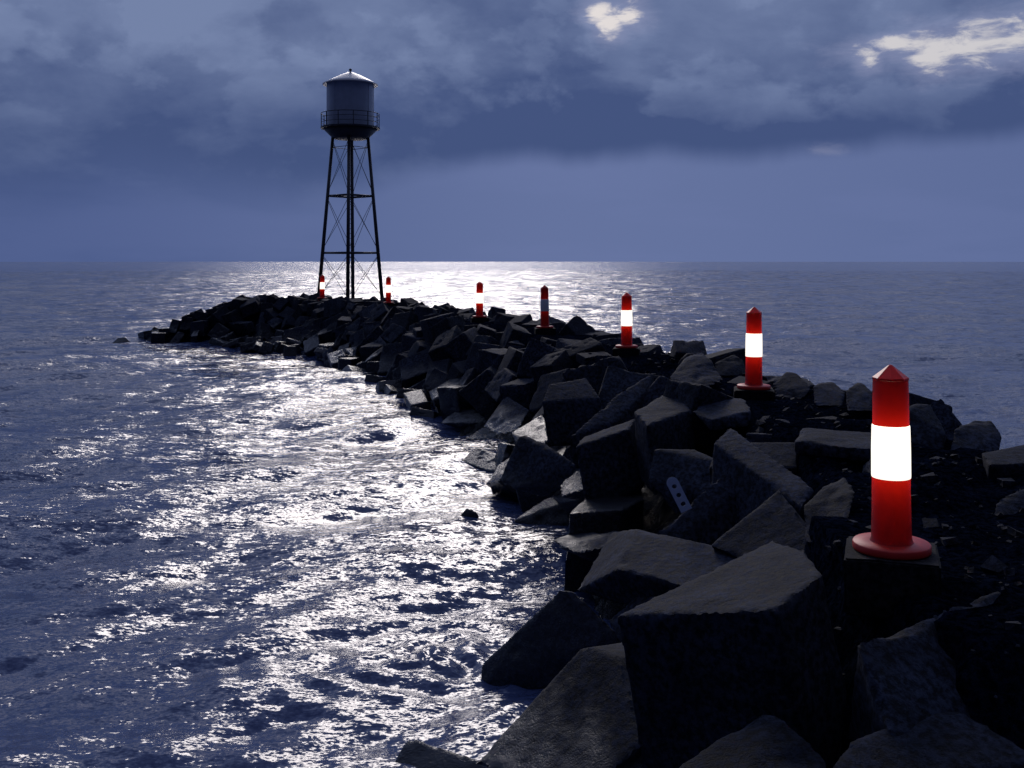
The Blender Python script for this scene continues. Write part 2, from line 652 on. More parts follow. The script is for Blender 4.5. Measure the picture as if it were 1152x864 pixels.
# ------------------------------------------------------------------ water tower
def build_tower():
    d0 = 47.0
    X0 = (394.2 - CX) * d0 / F
    root = empty('water_tower', (X0, d0, 0))
    tag(root, 'tall steel water tower on four braced legs at the far end of the breakwater', 'water tower')
    px = d0 / F
    zy = lambda y: ZC + (HY - y) * px
    # tank
    zb, zt = zy(143.5), zy(95)
    R = 26. * px
    bm = bmesh.new()
    prof = [(R, zb), (R, zb + .01), (R, zt - .01), (R, zt)]
    lathe(bm, prof, 64)
    tank = from_bm('tank', bm, M_TANK, root, True)
    for k in range(8):
        t = 2 * math.pi * (k + .3) / 8
        bm = bmesh.new()
        tube(bm, ((R + .004) * math.cos(t), (R + .004) * math.sin(t), zb), ((R + .004) * math.cos(t), (R + .004) * math.sin(t), zt), .012, n=6)
        from_bm('seam', bm, M_TANK, tank)
    # roof
    ze = zy(94.5)
    Re = 30.8 * px
    bm = bmesh.new()
    lathe(bm, [(R - .02, ze - .02), (Re - .02, ze - .07), (Re, ze - .06), (Re, ze - .02), (R * .98, ze + .10), (R * .5, ze + .37), (.12, ze + .55), (0, ze + .57)], 64)
    roof = from_bm('roof', bm, M_ROOF, root, True)
    bm = bmesh.new()
    lathe(bm, [(.035, ze + .54), (.035, ze + .62), (.07, ze + .63), (.075, ze + .68), (.04, ze + .72), (0, ze + .73)], 16)
    from_bm('roof_vent', bm, M_STEEL, roof, True)
    # funnel under the tank and walkway
    zf = zy(157.5)
    Rw = 33. * px
    bm = bmesh.new()
    lathe(bm, [(R, zb - .02), (R + .02, zb - .06), (Rw - .12, zb - .09), (20.5 * px, zf + .1), (19 * px, zf + .05), (10 * px, zf + .0), (0, zf - .01)], 64)
    from_bm('tank_base', bm, M_STEEL, root, True)
    bm = bmesh.new()
    lathe(bm, [(R - .05, zb), (Rw, zb), (Rw, zb - .07), (R - .05, zb - .085)], 64)
    from_bm('walkway', bm, M_STEEL, root)
    Rr = Rw - .03
    rail = None
    for h, r_ in ((.63, .018), (.42, .012), (.2, .012)):
        bm = bmesh.new()
        lathe(bm, [(Rr + r_ * math.cos(t), zb + h + r_ * math.sin(t)) for t in [2 * math.pi * k / 8 for k in range(9)]], 64)
        bmesh.ops.remove_doubles(bm, verts=bm.verts, dist=1e-5)
        q = from_bm('railing' if rail is None else 'rail_bar', bm, M_STEEL, root if rail is None else rail, True)
        rail = rail or q
    post = None
    for k in range(12):
        a = 2 * math.pi * (k + .5) / 12
        if post is None:
            bm = bmesh.new()
            tube(bm, (0, 0, 0), (0, 0, .64), .02, n=8)
            post = q = from_bm('railing_post', bm, M_STEEL, rail)
        else:
            q = post.copy(); col.objects.link(q)
        q.location = (Rr * math.cos(a), Rr * math.sin(a), zb)
    # legs
    rot = math.radians(4.6)
    z_top, z_bot = zf + .14, 1.55
    rt, rb = 19.6 * px, 36.2 * px
    def lp(k, z):
        t = (z - z_bot) / (z_top - z_bot)
        r = rb + (rt - rb) * t
        a = rot + k * math.pi / 2 - math.pi / 2     # 0: towards the camera
        return Vector((r * math.cos(a), r * math.sin(a), z))
    for k in range(4):
        bm = bmesh.new()
        tube(bm, lp(k, z_bot), lp(k, z_top + (.35 if k == 0 else .05)), .090, .074, 14)
        L = from_bm('leg', bm, M_STEEL, root, True)
        bm = bmesh.new()
        p = lp(k, z_bot + .3)
        box(bm, (p.x, p.y, 1.66), (.5, .5, .36))
        bmesh.ops.bevel(bm, geom=bm.edges[:], offset=.02, segments=2, affect='EDGES')
        from_bm('footing', bm, M_PLINTH, L)
    lv = [1.9, zy(284.5), zy(220.5), zf + .1]
    for zl in lv[1:3]:
        for k in range(4):
            bm = bmesh.new()
            tube(bm, lp(k, zl), lp((k + 1) % 4, zl), .052, n=10)
            from_bm('strut', bm, M_STEEL, root, True)
    for a, b in zip(lv, lv[1:]):
        for k in range(4):
            a2, b2 = a + .15, b - .1
            k2 = (k + 1) % 4
            bm = bmesh.new()
            tube(bm, lp(k, a2), lp(k2, b2), .012, n=6)
            from_bm('cross_brace', bm, M_STEEL, root)
            bm = bmesh.new()
            u = (lp(k2, a2) + lp(k, b2)) * .5
            off_ = Vector((u.x, u.y, 0)).normalized() * .035
            tube(bm, lp(k2, a2) + off_, lp(k, b2) + off_, .012, n=6)
            from_bm('cross_brace', bm, M_STEEL, root)
    for k in range(4):
        bm = bmesh.new()
        tube(bm, lp(k, zy(166)), lp((k + 1) % 4, zy(166)), .014, n=6)
        from_bm('tie_rod', bm, M_STEEL, root)
    # ladder rising along the middle, seen between the front and back legs
    bm = bmesh.new()
    la, lb = Vector((.0, .0, 1.7)), Vector((.0, .0, zf + .05))
    w = Vector((.085, 0, 0))
    tube(bm, la - w, lb - w, .014, n=6)
    lad = from_bm('ladder', bm, M_STEEL, root)
    bm = bmesh.new()
    tube(bm, la + w, lb + w, .014, n=6)
    from_bm('ladder_rail', bm, M_STEEL, lad)
    nr = 34
    rung = None
    bm = bmesh.new()
    tube(bm, -w, w, .013, n=6)
    for j in range(nr):
        c = la.lerp(lb, (j + .5) / nr)
        if rung is None:
            rung = q = from_bm('rung', bm, M_STEEL, lad)
        else:
            q = rung.copy(); col.objects.link(q)
        q.location = c


build_tower()

# ------------------------------------------------------------------ hand placed blocks (corner: photo column, row, distance)
GH = 'concrete blocks of the breakwater'
def prism(face, ext, grow=1.04):
    """one flat face (three corners with a distance, the others put on their plane) pushed along ext"""
    an = [P(*p) for p in face if len(p) == 3][:3]
    nn = (an[1] - an[0]).cross(an[2] - an[0]).normalized()
    eye = Vector((0, 0, ZC))
    W = []
    for p in face:
        r = P(p[0], p[1], 1) - eye
        W.append(eye + r * ((an[0] - eye).dot(nn) / r.dot(nn)))
    c = sum(W, Vector()) / len(W)
    e = Vector(ext)
    return W + [c + (w_ - c) * grow + e for w_ in W]


HEROES = [
    ('huge dark block with a speckled sloping top, left of the nearest bollard plinth',
     prism([(692, 692, 5.8), (868, 607, 6.5), (905, 618), (926, 645), (872, 686, 5.2)], (.22, -.02, -1.15))),
    ('upright grainy block at the bottom edge, left of the huge dark block',
     prism([(652, 730, 6.7), (668, 727), (697, 738), (724, 838, 5.75), (650, 905), (532, 860, 6.3)], (.45, .75, -.25))),
    ('black wedge shaped block pointing up at the near waterline beside the water rings',
     [(541, 747, 8.95), (629, 663, 8.65), (644, 664, 8.6), (698, 715, 8.25), (708, 775, 8.2), (602, 776, 8.7), (540, 775, 8.85), (640, 820, 8.6), (650, 700, 9.5), (690, 740, 9.6), (570, 790, 9.9)]),
    ('long block with a pale notched end face behind the black waterline wedge',
     prism([(647, 665, 8.75), (687, 598, 9.6), (715, 593, 8.95), (696, 640)], tuple(P(838, 621, 8.1) - P(715, 593, 8.95)), 1.0)),
    ('small dark pointed block wedged behind the upper edge of the huge block',
     [(683, 699, 8.2), (740, 648, 8.2), (768, 655, 7.9), (790, 700, 7.4), (700, 730, 8.0), (770, 720, 8.6)]),
    ('low dark block cut off by the bottom edge of the photo, nearest the sea',
     [(436, 868, 7.3), (457, 831, 7.45), (470, 831, 7.4), (554, 859, 6.9), (580, 910, 6.6), (430, 900, 7.4), (520, 930, 7.8)]),
    ('peaked block at the bottom edge below the huge dark block',
     [(745, 872, 4.6), (855, 798, 4.95), (872, 800, 4.9), (932, 852, 4.55), (950, 920, 4.2), (740, 930, 4.3), (860, 900, 5.4), (800, 960, 4.0)]),
    ('bulky black block in the bottom right corner',
     prism([(920, 885, 4.2), (955, 831), (1050, 795, 4.75), (1085, 800), (1190, 862, 4.4)], (.1, .3, -.9))),
    ('broad dark slab with one thin lit edge below the nearest plinth',
     prism([(963, 722, 4.9), (1128, 659, 5.6), (1240, 770), (1010, 850, 4.45)], (.1, .35, -.6))),
    ('long sloping beam shaped block, second up from the huge dark block',
     prism([(802, 498, 9.6), (822, 479, 9.9), (917, 548, 8.6), (902, 570)], (-.05, -.1, -.55))),
    ('large slanted block with a thin pale ridge, between the long beam and the huge block',
     prism([(798, 613, 8.2), (876, 550, 8.5), (942, 632, 7.5), (905, 662)], (.25, .55, -.35))),
    ('box block with pale strip on its upper left face, by the perforated strip',
     prism([(734, 598, 9.0), (826, 520, 9.4), (850, 534, 9.25), (757, 612)], (.4, -.05, -.5))),
    ('round shouldered block with pale rim just left of the nearest bollard',
     [(903, 568, 7.6), (925, 547, 7.8), (951, 533, 7.9), (963, 552, 7.5), (954, 588, 7.2), (940, 620, 7.0), (905, 612, 7.2), (950, 600, 7.9), (925, 600, 8.2)]),
    ('narrow pale leaning slab touching the left side of the nearest bollard',
     [(952, 596, 7.6), (962, 560, 7.8), (985, 538, 8.0), (992, 550, 8.0), (962, 600, 7.6), (985, 600, 8.1)]),
    ('flat pale slab lying on the crest behind the nearest bollard',
     prism([(893, 496, 9.3), (902, 480, 9.9), (1000, 487, 9.75), (1002, 507)], (0, 0, -.13), 1.0)),
    ('square block standing behind the nearest bollard on its right',
     [(1018, 460, 10.4), (1026, 453, 10.6), (1047, 454, 10.6), (1066, 488, 10.1), (1060, 520, 9.9), (1010, 520, 9.9), (1045, 500, 11.1)]),
    ('blunt dark block on the skyline at the right edge, beyond the square block',
     [(1072, 482, 10.3), (1096, 471, 10.6), (1116, 472, 10.5), (1128, 490, 10.2), (1120, 530, 9.8), (1065, 520, 9.8), (1110, 510, 11.0)]),
    ('tilted slab with pale top touching the right edge of the photo',
     [(1103, 508, 8.9), (1165, 497, 9.3), (1175, 522, 8.6), (1112, 522, 8.5), (1110, 555, 8.6), (1170, 555, 8.6), (1160, 530, 9.4)]),
    ('dark angular block below the pale tilted slab at the right edge',
     [(1120, 560, 7.6), (1175, 540, 7.8), (1180, 610, 7.2), (1115, 590, 7.3), (1140, 620, 7.2), (1170, 600, 8.0)]),
    ('flat low paving slab right of the nearest plinth with a glinting wet edge',
     [(1066, 626, 6.6), (1122, 629, 6.6), (1124, 652, 6.15), (1064, 648, 6.2), (1064, 660, 6.2), (1124, 664, 6.2), (1095, 655, 6.6)]),
    ('block with a pale rectangular top, left of centre on the slope above the wet slab',
     prism([(646, 503, 11.8), (655, 491, 12.2), (716, 469, 12.6), (708, 482)], (.15, -.08, -.75))),
    ('big black fronted block with pale chipped top in the middle of the slope',
     prism([(712, 462, 12.0), (744, 444, 12.7), (772, 445, 12.6), (778, 461), (728, 478)], (.08, -.04, -.8))),
    ('dark four sided block directly below the big black fronted block',
     [(735, 504, 10.8), (782, 505, 10.7), (820, 522, 10.3), (805, 560, 10.0), (728, 542, 10.5), (760, 580, 10.3), (790, 540, 11.4)]),
    ('long pale sloping slab running up to the right from the pale topped block',
     prism([(639, 492, 13.0), (700, 437, 14.1), (735, 418), (728, 440, 14.1), (690, 475)], (.1, .1, -.45))),
    ('square faced block left of the long pale slab',
     prism([(609, 452, 14.4), (617, 431, 14.9), (660, 424, 15.1), (676, 448)], (.1, -.12, -.65))),
    ('tall black pyramid block rising from the water left of the pale topped block',
     [(561, 541, 13.6), (583, 490, 13.9), (592, 489, 13.9), (616, 500, 13.6), (650, 523, 13.0), (640, 548, 13.0), (575, 550, 13.4), (610, 560, 13.2), (610, 530, 14.6)]),
    ('wet sloping slab running into the sea at the foot of the tall black pyramid block',
     [(628, 545, 12.6), (650, 527, 12.8), (672, 518, 12.9), (679, 529, 12.5), (668, 547, 12.1), (630, 560, 12.3), (675, 570, 12.4)]),
    ('flat topped glossy wet slab at the waterline below the pale topped block',
     prism([(640, 577, 11.08), (658, 558), (690, 549, 12.3), (721, 545), (725, 561, 11.75), (700, 573)], (-.05, 0, -.9))),
    ('small wet pointed rock in the water beside the glossy slab',
     [(576, 586, 14.1), (600, 569, 14.2), (620, 557, 14.2), (634, 565, 13.9), (644, 588, 13.7), (600, 602, 13.9), (630, 604, 13.8), (625, 600, 14.6)]),
    ('wet hump of rock between the glossy slab and the sloping slab',
     [(616, 555, 13.3), (636, 547, 13.4), (662, 545, 13.0), (668, 552, 12.8), (655, 563, 12.5), (630, 566, 12.9), (640, 580, 13.5)]),
    ('tiny jagged rock alone in the bright water',
     [(508, 592, 14.1), (516, 581, 14.1), (525, 570, 14.15), (531, 581, 14.1), (537, 575, 14.1), (544, 592, 14.1), (527, 606, 14.0), (512, 606, 14.3), (540, 604, 14.3), (525, 598, 14.6)]),
    ('thin wet slab tip at the waterline left of the tall black pyramid block',
     [(520, 494, 20.7), (543, 479, 21.2), (548, 479, 21.2), (574, 489, 20.4), (570, 497, 20.3), (540, 500, 20.6)]),
    ('dark block leaning over the thin wet slab tip',
     [(543, 480, 19.6), (566, 448, 20.0), (572, 446, 20.0), (596, 461, 19.2), (582, 487, 18.8), (560, 490, 19.0), (580, 470, 20.5)]),
    ('low dark block with wet pale slab side at the bright waterline',
     [(492, 476, 22.7), (513, 460, 23.2), (524, 462, 23.0), (553, 456, 22.8), (556, 470, 22.2), (532, 477, 22.3), (520, 484, 22.5)]),
    ('glossy tilted block above the tall black pyramid block',
     [(574, 487, 16.0), (609, 466, 16.2), (616, 470, 16.0), (633, 494, 15.2), (610, 500, 15.2), (580, 500, 15.7), (610, 490, 16.6)]),
    ('small dark rock awash, lone at the left end of the breakwater',
     [(125, 387, 45.4), (132, 380, 45.5), (141, 379, 45.5), (149, 386, 45.2), (132, 391, 45.0), (146, 391, 45.1), (137, 388, 46.2)]),
    ('dark slab at the waterline below the notched block',
     [(622, 607, 10.9), (640, 600, 11.2), (700, 596, 10.8), (712, 610, 10.2), (650, 622, 10.4), (628, 616, 10.7), (680, 640, 10.8)]),
    ('peaked crest block left of the second bollard',
     [(752, 425, 14.6), (769, 403, 15.2), (788, 393, 15.3), (800, 404, 15.0), (815, 427, 14.3), (790, 440, 14.0), (760, 440, 14.4), (790, 430, 15.8)]),
    ('low peaked block right behind the second bollard on its left',
     [(803, 408, 16.2), (826, 397, 16.5), (838, 406, 16.2), (842, 425, 15.8), (805, 424, 15.8), (825, 420, 16.9)]),
    ('humped block right beside the plinth of the second bollard',
     [(868, 432, 13.9), (884, 417, 14.3), (896, 419, 14.2), (914, 435, 13.7), (905, 450, 13.4), (872, 448, 13.5), (895, 440, 14.8)]),
    ('flat shouldered block on the skyline, second to the right of the second bollard',
     [(914, 433, 13.0), (922, 430, 13.3), (938, 429, 13.2), (952, 442, 12.8), (948, 460, 12.4), (915, 456, 12.5), (935, 450, 13.8)]),
    ('black pointed block just left of the tip of the nearest bollard',
     [(950, 440, 12.2), (964, 429, 12.5), (970, 430, 12.4), (983, 441, 12.1), (984, 464, 11.7), (952, 462, 11.8), (970, 450, 13.0)]),
    ('flat pale broken slab left of the plinth of the second bollard',
     [(778, 463, 11.9), (792, 449, 12.4), (838, 447, 12.3), (846, 462, 11.7), (800, 472, 11.5), (800, 486, 11.5), (845, 480, 11.6), (820, 470, 12.4)]),
]
hero_polys = []
for i, (lab, pts) in enumerate(HEROES):
    if not isinstance(pts[0], Vector):
        W = [P(*p) for p in pts]
    else:
        W = pts
    pts = [proj(v_) + (v_.y,) for v_ in W]
    big = min(p[2] for p in pts) < 9
    local_rock('concrete_block' if 'rock' not in lab.split()[:4] else 'rock', W, lab, GH if 'rock' not in lab.split()[:4] else None,
               'concrete block' if 'rock' not in lab.split()[:4] else 'rock', M_WET if ('wet' in lab.split()[:4] or 'glossy' in lab.split()[:3] or 'wet sloping' in lab) else None, seed=i * 1.37 + 1, voxel=.024 if big else .029, chip=.03)
    xs = [p[0] for p in pts]; ys = [p[1] for p in pts]
    hero_polys.append((min(xs), max(xs), min(ys), max(ys), sum(p[2] for p in pts) / len(pts), sum(W, Vector()) / len(W)))

# ------------------------------------------------------------------ the remaining blocks, each its own object
variants = []
for k in range(16):
    rr = random.Random(100 + k)
    a, b, c = rr.uniform(.44, .6), rr.uniform(.38, .54), rr.uniform(.34, .5)
    if k in (5, 11):
        c *= .45; a *= 1.25
    pts = []
    for sx in (-1, 1):
        for sy in (-1, 1):
            for sz in (-1, 1):
                tz = 1 - .13 * sz * rr.random()
                p = Vector((sx * a * tz, sy * b * tz, sz * c)) + Vector((rr.uniform(-1, 1), rr.uniform(-1, 1), rr.uniform(-1, 1))) * .045
                if rr.random() < .1:      # a broken corner
                    f = rr.uniform(.15, .35)
                    pts += [p - Vector((sx * a * f * 2, 0, 0)), p - Vector((0, sy * b * f * 2, 0)), p - Vector((0, 0, sz * c * f * 2))]
                else:
                    pts.append(p)
    me = rock_mesh('concrete_block', pts, .034, .06, seed=50 + k * 2.3)
    me.materials.append(M_BLOCK)
    variants.append(me)

spots = []      # x, y, z, scale
s0 = 11.


SHORE = [(380, 148), (388, 185), (392, 262), (402, 345), (412, 385), (432, 418), (455, 480), (475, 492), (500, 530), (545, 565), (580, 612), (640, 640), (700, 660)]


def blocked(x, y, z, r, shore=0):
    if y < 2:
        return True
    px, py = proj((x, y, z))
    pr = r * F / y
    if z < .9 and py > 380 and px - pr * .9 + shore < np.interp(py + pr * .45, [a for a, b in SHORE], [b for a, b in SHORE]):
        return True
    for (x0, x1, y0, y1, dm, c) in hero_polys:
        if (Vector((x, y, z)) - c).length < .62:
            return True
        if y < dm + .3 and px + pr * .75 > x0 and px - pr * .75 < x1 and py + pr * .6 > y0 and py - pr * .75 < y1:
            return True
    for (bx, by), b in zip(BPOS, BOL):
        if math.hypot(x - bx, y - by) < .62:
            return True
        bpx, bpy = proj((bx, by, TOPZ))
        hid = .25 * F / by
        low = .22 * F / by if by < 36 else (3 if by < 42 else -1)
        if y < by and abs(px - bpx) < pr * .9 + hid * (1.3 if by < 36 else 1) and py - pr < bpy + low:
            return True
    return False


cand = []
rr = random.Random(5)
s = 9.
for it in range(8000):
    s = rr.uniform(13.5, TOTAL + 2.6)
    off = rr.uniform(-3.3, 2.2)               # - = seaward (left, seen) side, + = lee side
    if s > TOTAL:
        p, tg = at_line(TOTAL - .001)
        p = p + tg * (s - TOTAL)
    else:
        p, tg = at_line(s)
    nrm = np.array([tg[1], -tg[0]])
    x, y = p + nrm * off
    if y < 7.3 or (y < 18 and off < .2 and y < 13.5):
        pass
    dd, ss, sd = line_dist(x, y)
    dd = float(dd[0]); ss = float(ss[0])
    if dd > 3.4 or (dd > 2.3 and off > 0 and s < TOTAL - 6):
        continue
    if y < 17 and dd < 1.15:
        continue
    if y < 30 and dd < .55:
        continue
    sc_ = rr.uniform(.72, 1.12)
    if y > 19: sc_ *= .9
    if y > 34: sc_ *= .93
    z = float(profile(dd, ss)) + (.10 if dd > 1.1 else -.16) + rr.uniform(-.08, .16)
    if dd < 1.1: sc_ *= .75
    if 13 < y < 21 and dd > 1.0:
        z -= .16
    if off > 0 and dd > 1.0:
        sc_ *= .8; z -= .02
    r = .5 * sc_
    ok = True
    for q in spots:
        if abs(q[0] - x) < 1.3 and (q[0] - x) ** 2 + (q[1] - y) ** 2 + ((q[2] - z)) ** 2 < (.86 * (q[3] + sc_) * .5) ** 2:
            ok = False
            break
    if ok and not blocked(x, y, z, r):
        spots.append((x, y, z, sc_, dd, ss, off))
for it in range(1500):      # small flat stones trodden into the crest near the viewer
    s = rr.uniform(11.2, 24)
    p, tg = at_line(s)
    off = rr.uniform(-.95, 1.25)
    nrm = np.array([tg[1], -tg[0]])
    x, y = p + nrm * off
    if len([q for q in spots if q[1] < 17.5 and abs(q[6]) < 1.3 and q[3] < .6]) > 26:
        break
    sc_ = rr.uniform(.28, .55)
    z = 1.80 - rr.uniform(.02, .10)
    if any(math.hypot(x - bx, y - by) < .55 + sc_ * .4 for bx, by in BPOS) or any(math.hypot(q[0] - x, q[1] - y) < (q[3] + sc_) * .5 for q in spots):
        continue
    if any((Vector((x, y, z)) - h_[5]).length < .6 + sc_ * .4 for h_ in hero_polys) or y < 7.2:
        continue
    spots.append((x, y, z, sc_, .5, s, off))
for it in range(2500):      # low wet slabs stepping out into the water on the seen side
    s = rr.uniform(20, TOTAL - 3)
    p, tg = at_line(s)
    off = -rr.uniform(2.75, 4.3)
    x, y = p + np.array([tg[1], -tg[0]]) * off
    dd, ss, sd = line_dist(x, y)
    dd = float(dd[0]); ss = float(ss[0])
    if dd < 2.6 or dd > 4.2 or y < 13.5:
        continue
    sc_ = rr.uniform(.5, .85)
    z = rr.uniform(-.06, .1) if dd > 3.2 else rr.uniform(.05, .25)
    if any(abs(q[0] - x) < 1.2 and math.hypot(q[0] - x, q[1] - y) < (q[3] + sc_) * .47 for q in spots) or blocked(x, y, z, .5 * sc_, 26 if y < 32 else 10):
        continue
    spots.append((x, y, z, sc_, dd, ss, off))
for it in range(900):       # broken blocks along the right hand edge of the near crest
    x, y = rr.uniform(3.2, 5.6), rr.uniform(6.2, 12.8)
    dd, ss, sd = line_dist(x, y)
    dd = float(dd[0]); ss = float(ss[0])
    if sd[0] > 0 or dd < .75 or dd > 2.3:
        continue
    sc_ = rr.uniform(.5, .8)
    z = float(profile(dd, ss)) - .02 + .1 * max(0, dd - 1.2)
    if any(math.hypot(x - bx, y - by) < .8 for bx, by in BPOS) or any(math.hypot(q[0] - x, q[1] - y) < (q[3] + sc_) * .46 for q in spots):
        continue
    if any((Vector((x, y, z)) - h_[5]).length < .5 + sc_ * .35 for h_ in hero_polys):
        continue
    spots.append((x, y, z, sc_, max(dd, 1.12), ss, dd))
# keep the blocks the view can show: rays from the eye towards the breakwater
tmp = []
for k, (x, y, z, sc_, dd, ss, off) in enumerate(spots):
    o = bpy.data.objects.new('probe%d' % k, variants[k % 16])
    col.objects.link(o)
    o.location = (x, y, z); o.scale = (sc_,) * 3; o.rotation_euler = (.4, .3, k * 1.3)
    tmp.append(o)
bpy.context.view_layer.update()
dg = bpy.context.evaluated_depsgraph_get()
hits = {}
for py in range(325, 560, 2):
    for px in range(140, 1152, 2):
        v = Vector(((px - CX) / F, 1, -(py - HY) / F)).normalized()
        h = sc.ray_cast(dg, Vector((0, 0, ZC)), v)
        if h[0] and h[4].name.startswith('probe'):
            hits[h[4].name] = hits.get(h[4].name, 0) + 1
seen = sorted([(hits.get(o.name, 0), k) for k, o in enumerate(tmp)], reverse=True)
print('probes', len(tmp), 'seen', sum(1 for h, k in seen if h > 0), 'over 3', sum(1 for h, k in seen if h > 3))
for o in tmp:
    bpy.data.objects.remove(o)
keep_k = sorted(k for h, k in seen[:248] if h > 0)
rest_spots = [spots[k] for h, k in seen[248:] if h > 1]
spots = [spots[k] for k in keep_k]
print('rest', len(rest_spots))
seg_names = [(0, 'before the second bollard'), (13.3, 'between the second and third bollards'),
             (19.6, 'between the third and unlit bollards'), (25.4, 'between the unlit and fifth bollards'),
             (30.2, 'between the fifth and sixth bollards'), (40.5, 'beside the water tower'), (99, '')]
ORD = ['first', 'second', 'third', 'fourth', 'fifth', 'sixth', 'seventh', 'eighth', 'ninth', 'tenth', 'eleventh', 'twelfth', 'thirteenth', 'fourteenth',
       'fifteenth', 'sixteenth', 'seventeenth', 'eighteenth', 'nineteenth', 'twentieth'] + ['twenty-' + w for w in
       ('first', 'second', 'third', 'fourth', 'fifth', 'sixth', 'seventh', 'eighth', 'ninth')] + ['thirtieth'] + ['thirty-' + w for w in ('first', 'second', 'third', 'fourth', 'fifth', 'sixth', 'seventh', 'eighth', 'ninth')]
cells = {}
for sp in spots:
    x, y, z, sc_, dd, ss, off = sp
    if x < -9.6:
        seg = 'left of the water tower'
    else:
        seg = [n for a, n in seg_names if y >= a][-1]
    if off > 0 and dd > 1.1:
        row = 'on the sheltered edge'
    elif dd <= 1.1:
        row = 'on the crest'
    elif z < .35:
        row = 'at the waterline'
    elif z < 1.0:
        row = 'on the lower slope'
    else:
        row = 'on the upper slope'
    cells.setdefault((row, seg), []).append(sp)
count = 0
first = True
for (row, seg), L in cells.items():
    byleft = 'left of' in seg or 'beside' in seg
    L.sort(key=(lambda q: proj(q)[0]) if byleft else (lambda q: q[1]))
    for j, (x, y, z, sc_, dd, ss, off) in enumerate(L):
        v = rr.randrange(16) if row != 'at the waterline' or rr.random() < .55 else rr.choice((5, 11))
        o = bpy.data.objects.new('concrete_block', variants[v])
        col.objects.link(o)
        o.location = (x, y, z)
        o.scale = (sc_ * rr.uniform(.9, 1.1), sc_ * rr.uniform(.9, 1.1), sc_ * rr.uniform(.9, 1.1))
        tilt = .22 if dd < 1.1 else .75
        o.rotation_euler = (rr.gauss(0, tilt), rr.gauss(0, tilt), rr.uniform(0, 6.28))
        if sc_ < .56 and y < 25:
            o.scale.z *= .5
            o.rotation_euler = (rr.gauss(0, .12), rr.gauss(0, .12), rr.uniform(0, 6.28))
        if row == 'at the waterline' and dd > 2.6:
            o.rotation_euler = (rr.gauss(0, .32), rr.gauss(0, .32), rr.uniform(0, 6.28))
        size = 'large' if sc_ > 1.08 else ('small' if sc_ < .8 else 'dark')
        lab = f"{size} block {row} {seg}, {ORD[min(j, len(ORD) - 1)]} " + ('from left' if byleft else 'nearest')
        tag(o, lab, 'concrete block', GH)
        count += 1
print('filler blocks', count, 'heroes', len(HEROES))

if rest_spots:      # beyond the individually built blocks
    bm = bmesh.new()
    for x, y, z, sc_, dd, ss, off in rest_spots:
        me = variants[rr.randrange(16)]
        n0 = len(bm.verts)
        bm.from_mesh(me)
        bm.verts.ensure_lookup_table()
        R_ = Matrix.Translation((x, y, z)) @ Euler((rr.gauss(0, .6), rr.gauss(0, .6), rr.uniform(0, 6.28))).to_matrix().to_4x4() @ Matrix.Scale(sc_, 4)
        for v_ in bm.verts[n0:]:
            v_.co = R_ @ v_.co
    o = from_bm('block_rubble', bm, M_BLOCK)
    tag(o, 'small dark blocks filling gaps among the larger blocks of the breakwater', 'rubble', kind='stuff')


# loose broken stone on the crest
def build_gravel():
    g = random.Random(3)
    V, Fc = [], []
    cube = [(-1, -1, -1), (1, -1, -1), (1, 1, -1), (-1, 1, -1), (-1, -1, 1), (1, -1, 1), (1, 1, 1), (-1, 1, 1)]
    fc = [(0, 3, 2, 1), (4, 5, 6, 7), (0, 1, 5, 4), (1, 2, 6, 5), (2, 3, 7, 6), (3, 0, 4, 7)]
    N_ = 2600
    xs = np.array([g.uniform(-.5, 5.8) for _ in range(N_)]); ys = np.array([3.4 + 19 * g.random() ** 1.5 for _ in range(N_)])
    d, s_, _ = line_dist(xs, ys)
    dg = bpy.context.evaluated_depsgraph_get()
    for x, y, dd in zip(xs, ys, d):
        if dd > 1.9:
            continue
        h = sc.ray_cast(dg, Vector((x, y, 2.0)), Vector((0, 0, -1)), distance=1.5)
        if not h[0] or not h[4].name.startswith('breakwater'):
            continue
        r = .010 + .05 * g.random() ** 4
        m = Matrix.Translation(h[1] + Vector((0, 0, r * .25))) @ Euler((g.uniform(-.5, .5), g.uniform(-.5, .5), g.uniform(0, 6.3))).to_matrix().to_4x4()
        b = len(V)
        for c in cube:
            V.append(m @ Vector((c[0] * r * g.uniform(.6, 1.2), c[1] * r * g.uniform(.5, 1.), c[2] * r * g.uniform(.3, .7))))
        Fc += [tuple(b + i for i in f) for f in fc]
    me = bpy.data.meshes.new('gravel')
    me.from_pydata([tuple(v) for v in V], [], Fc)
    tag(link('gravel', me, M_BLOCK), 'loose dark broken stones scattered over the rough crest of the breakwater', 'gravel', kind='stuff')


bpy.context.view_layer.update()
build_gravel()

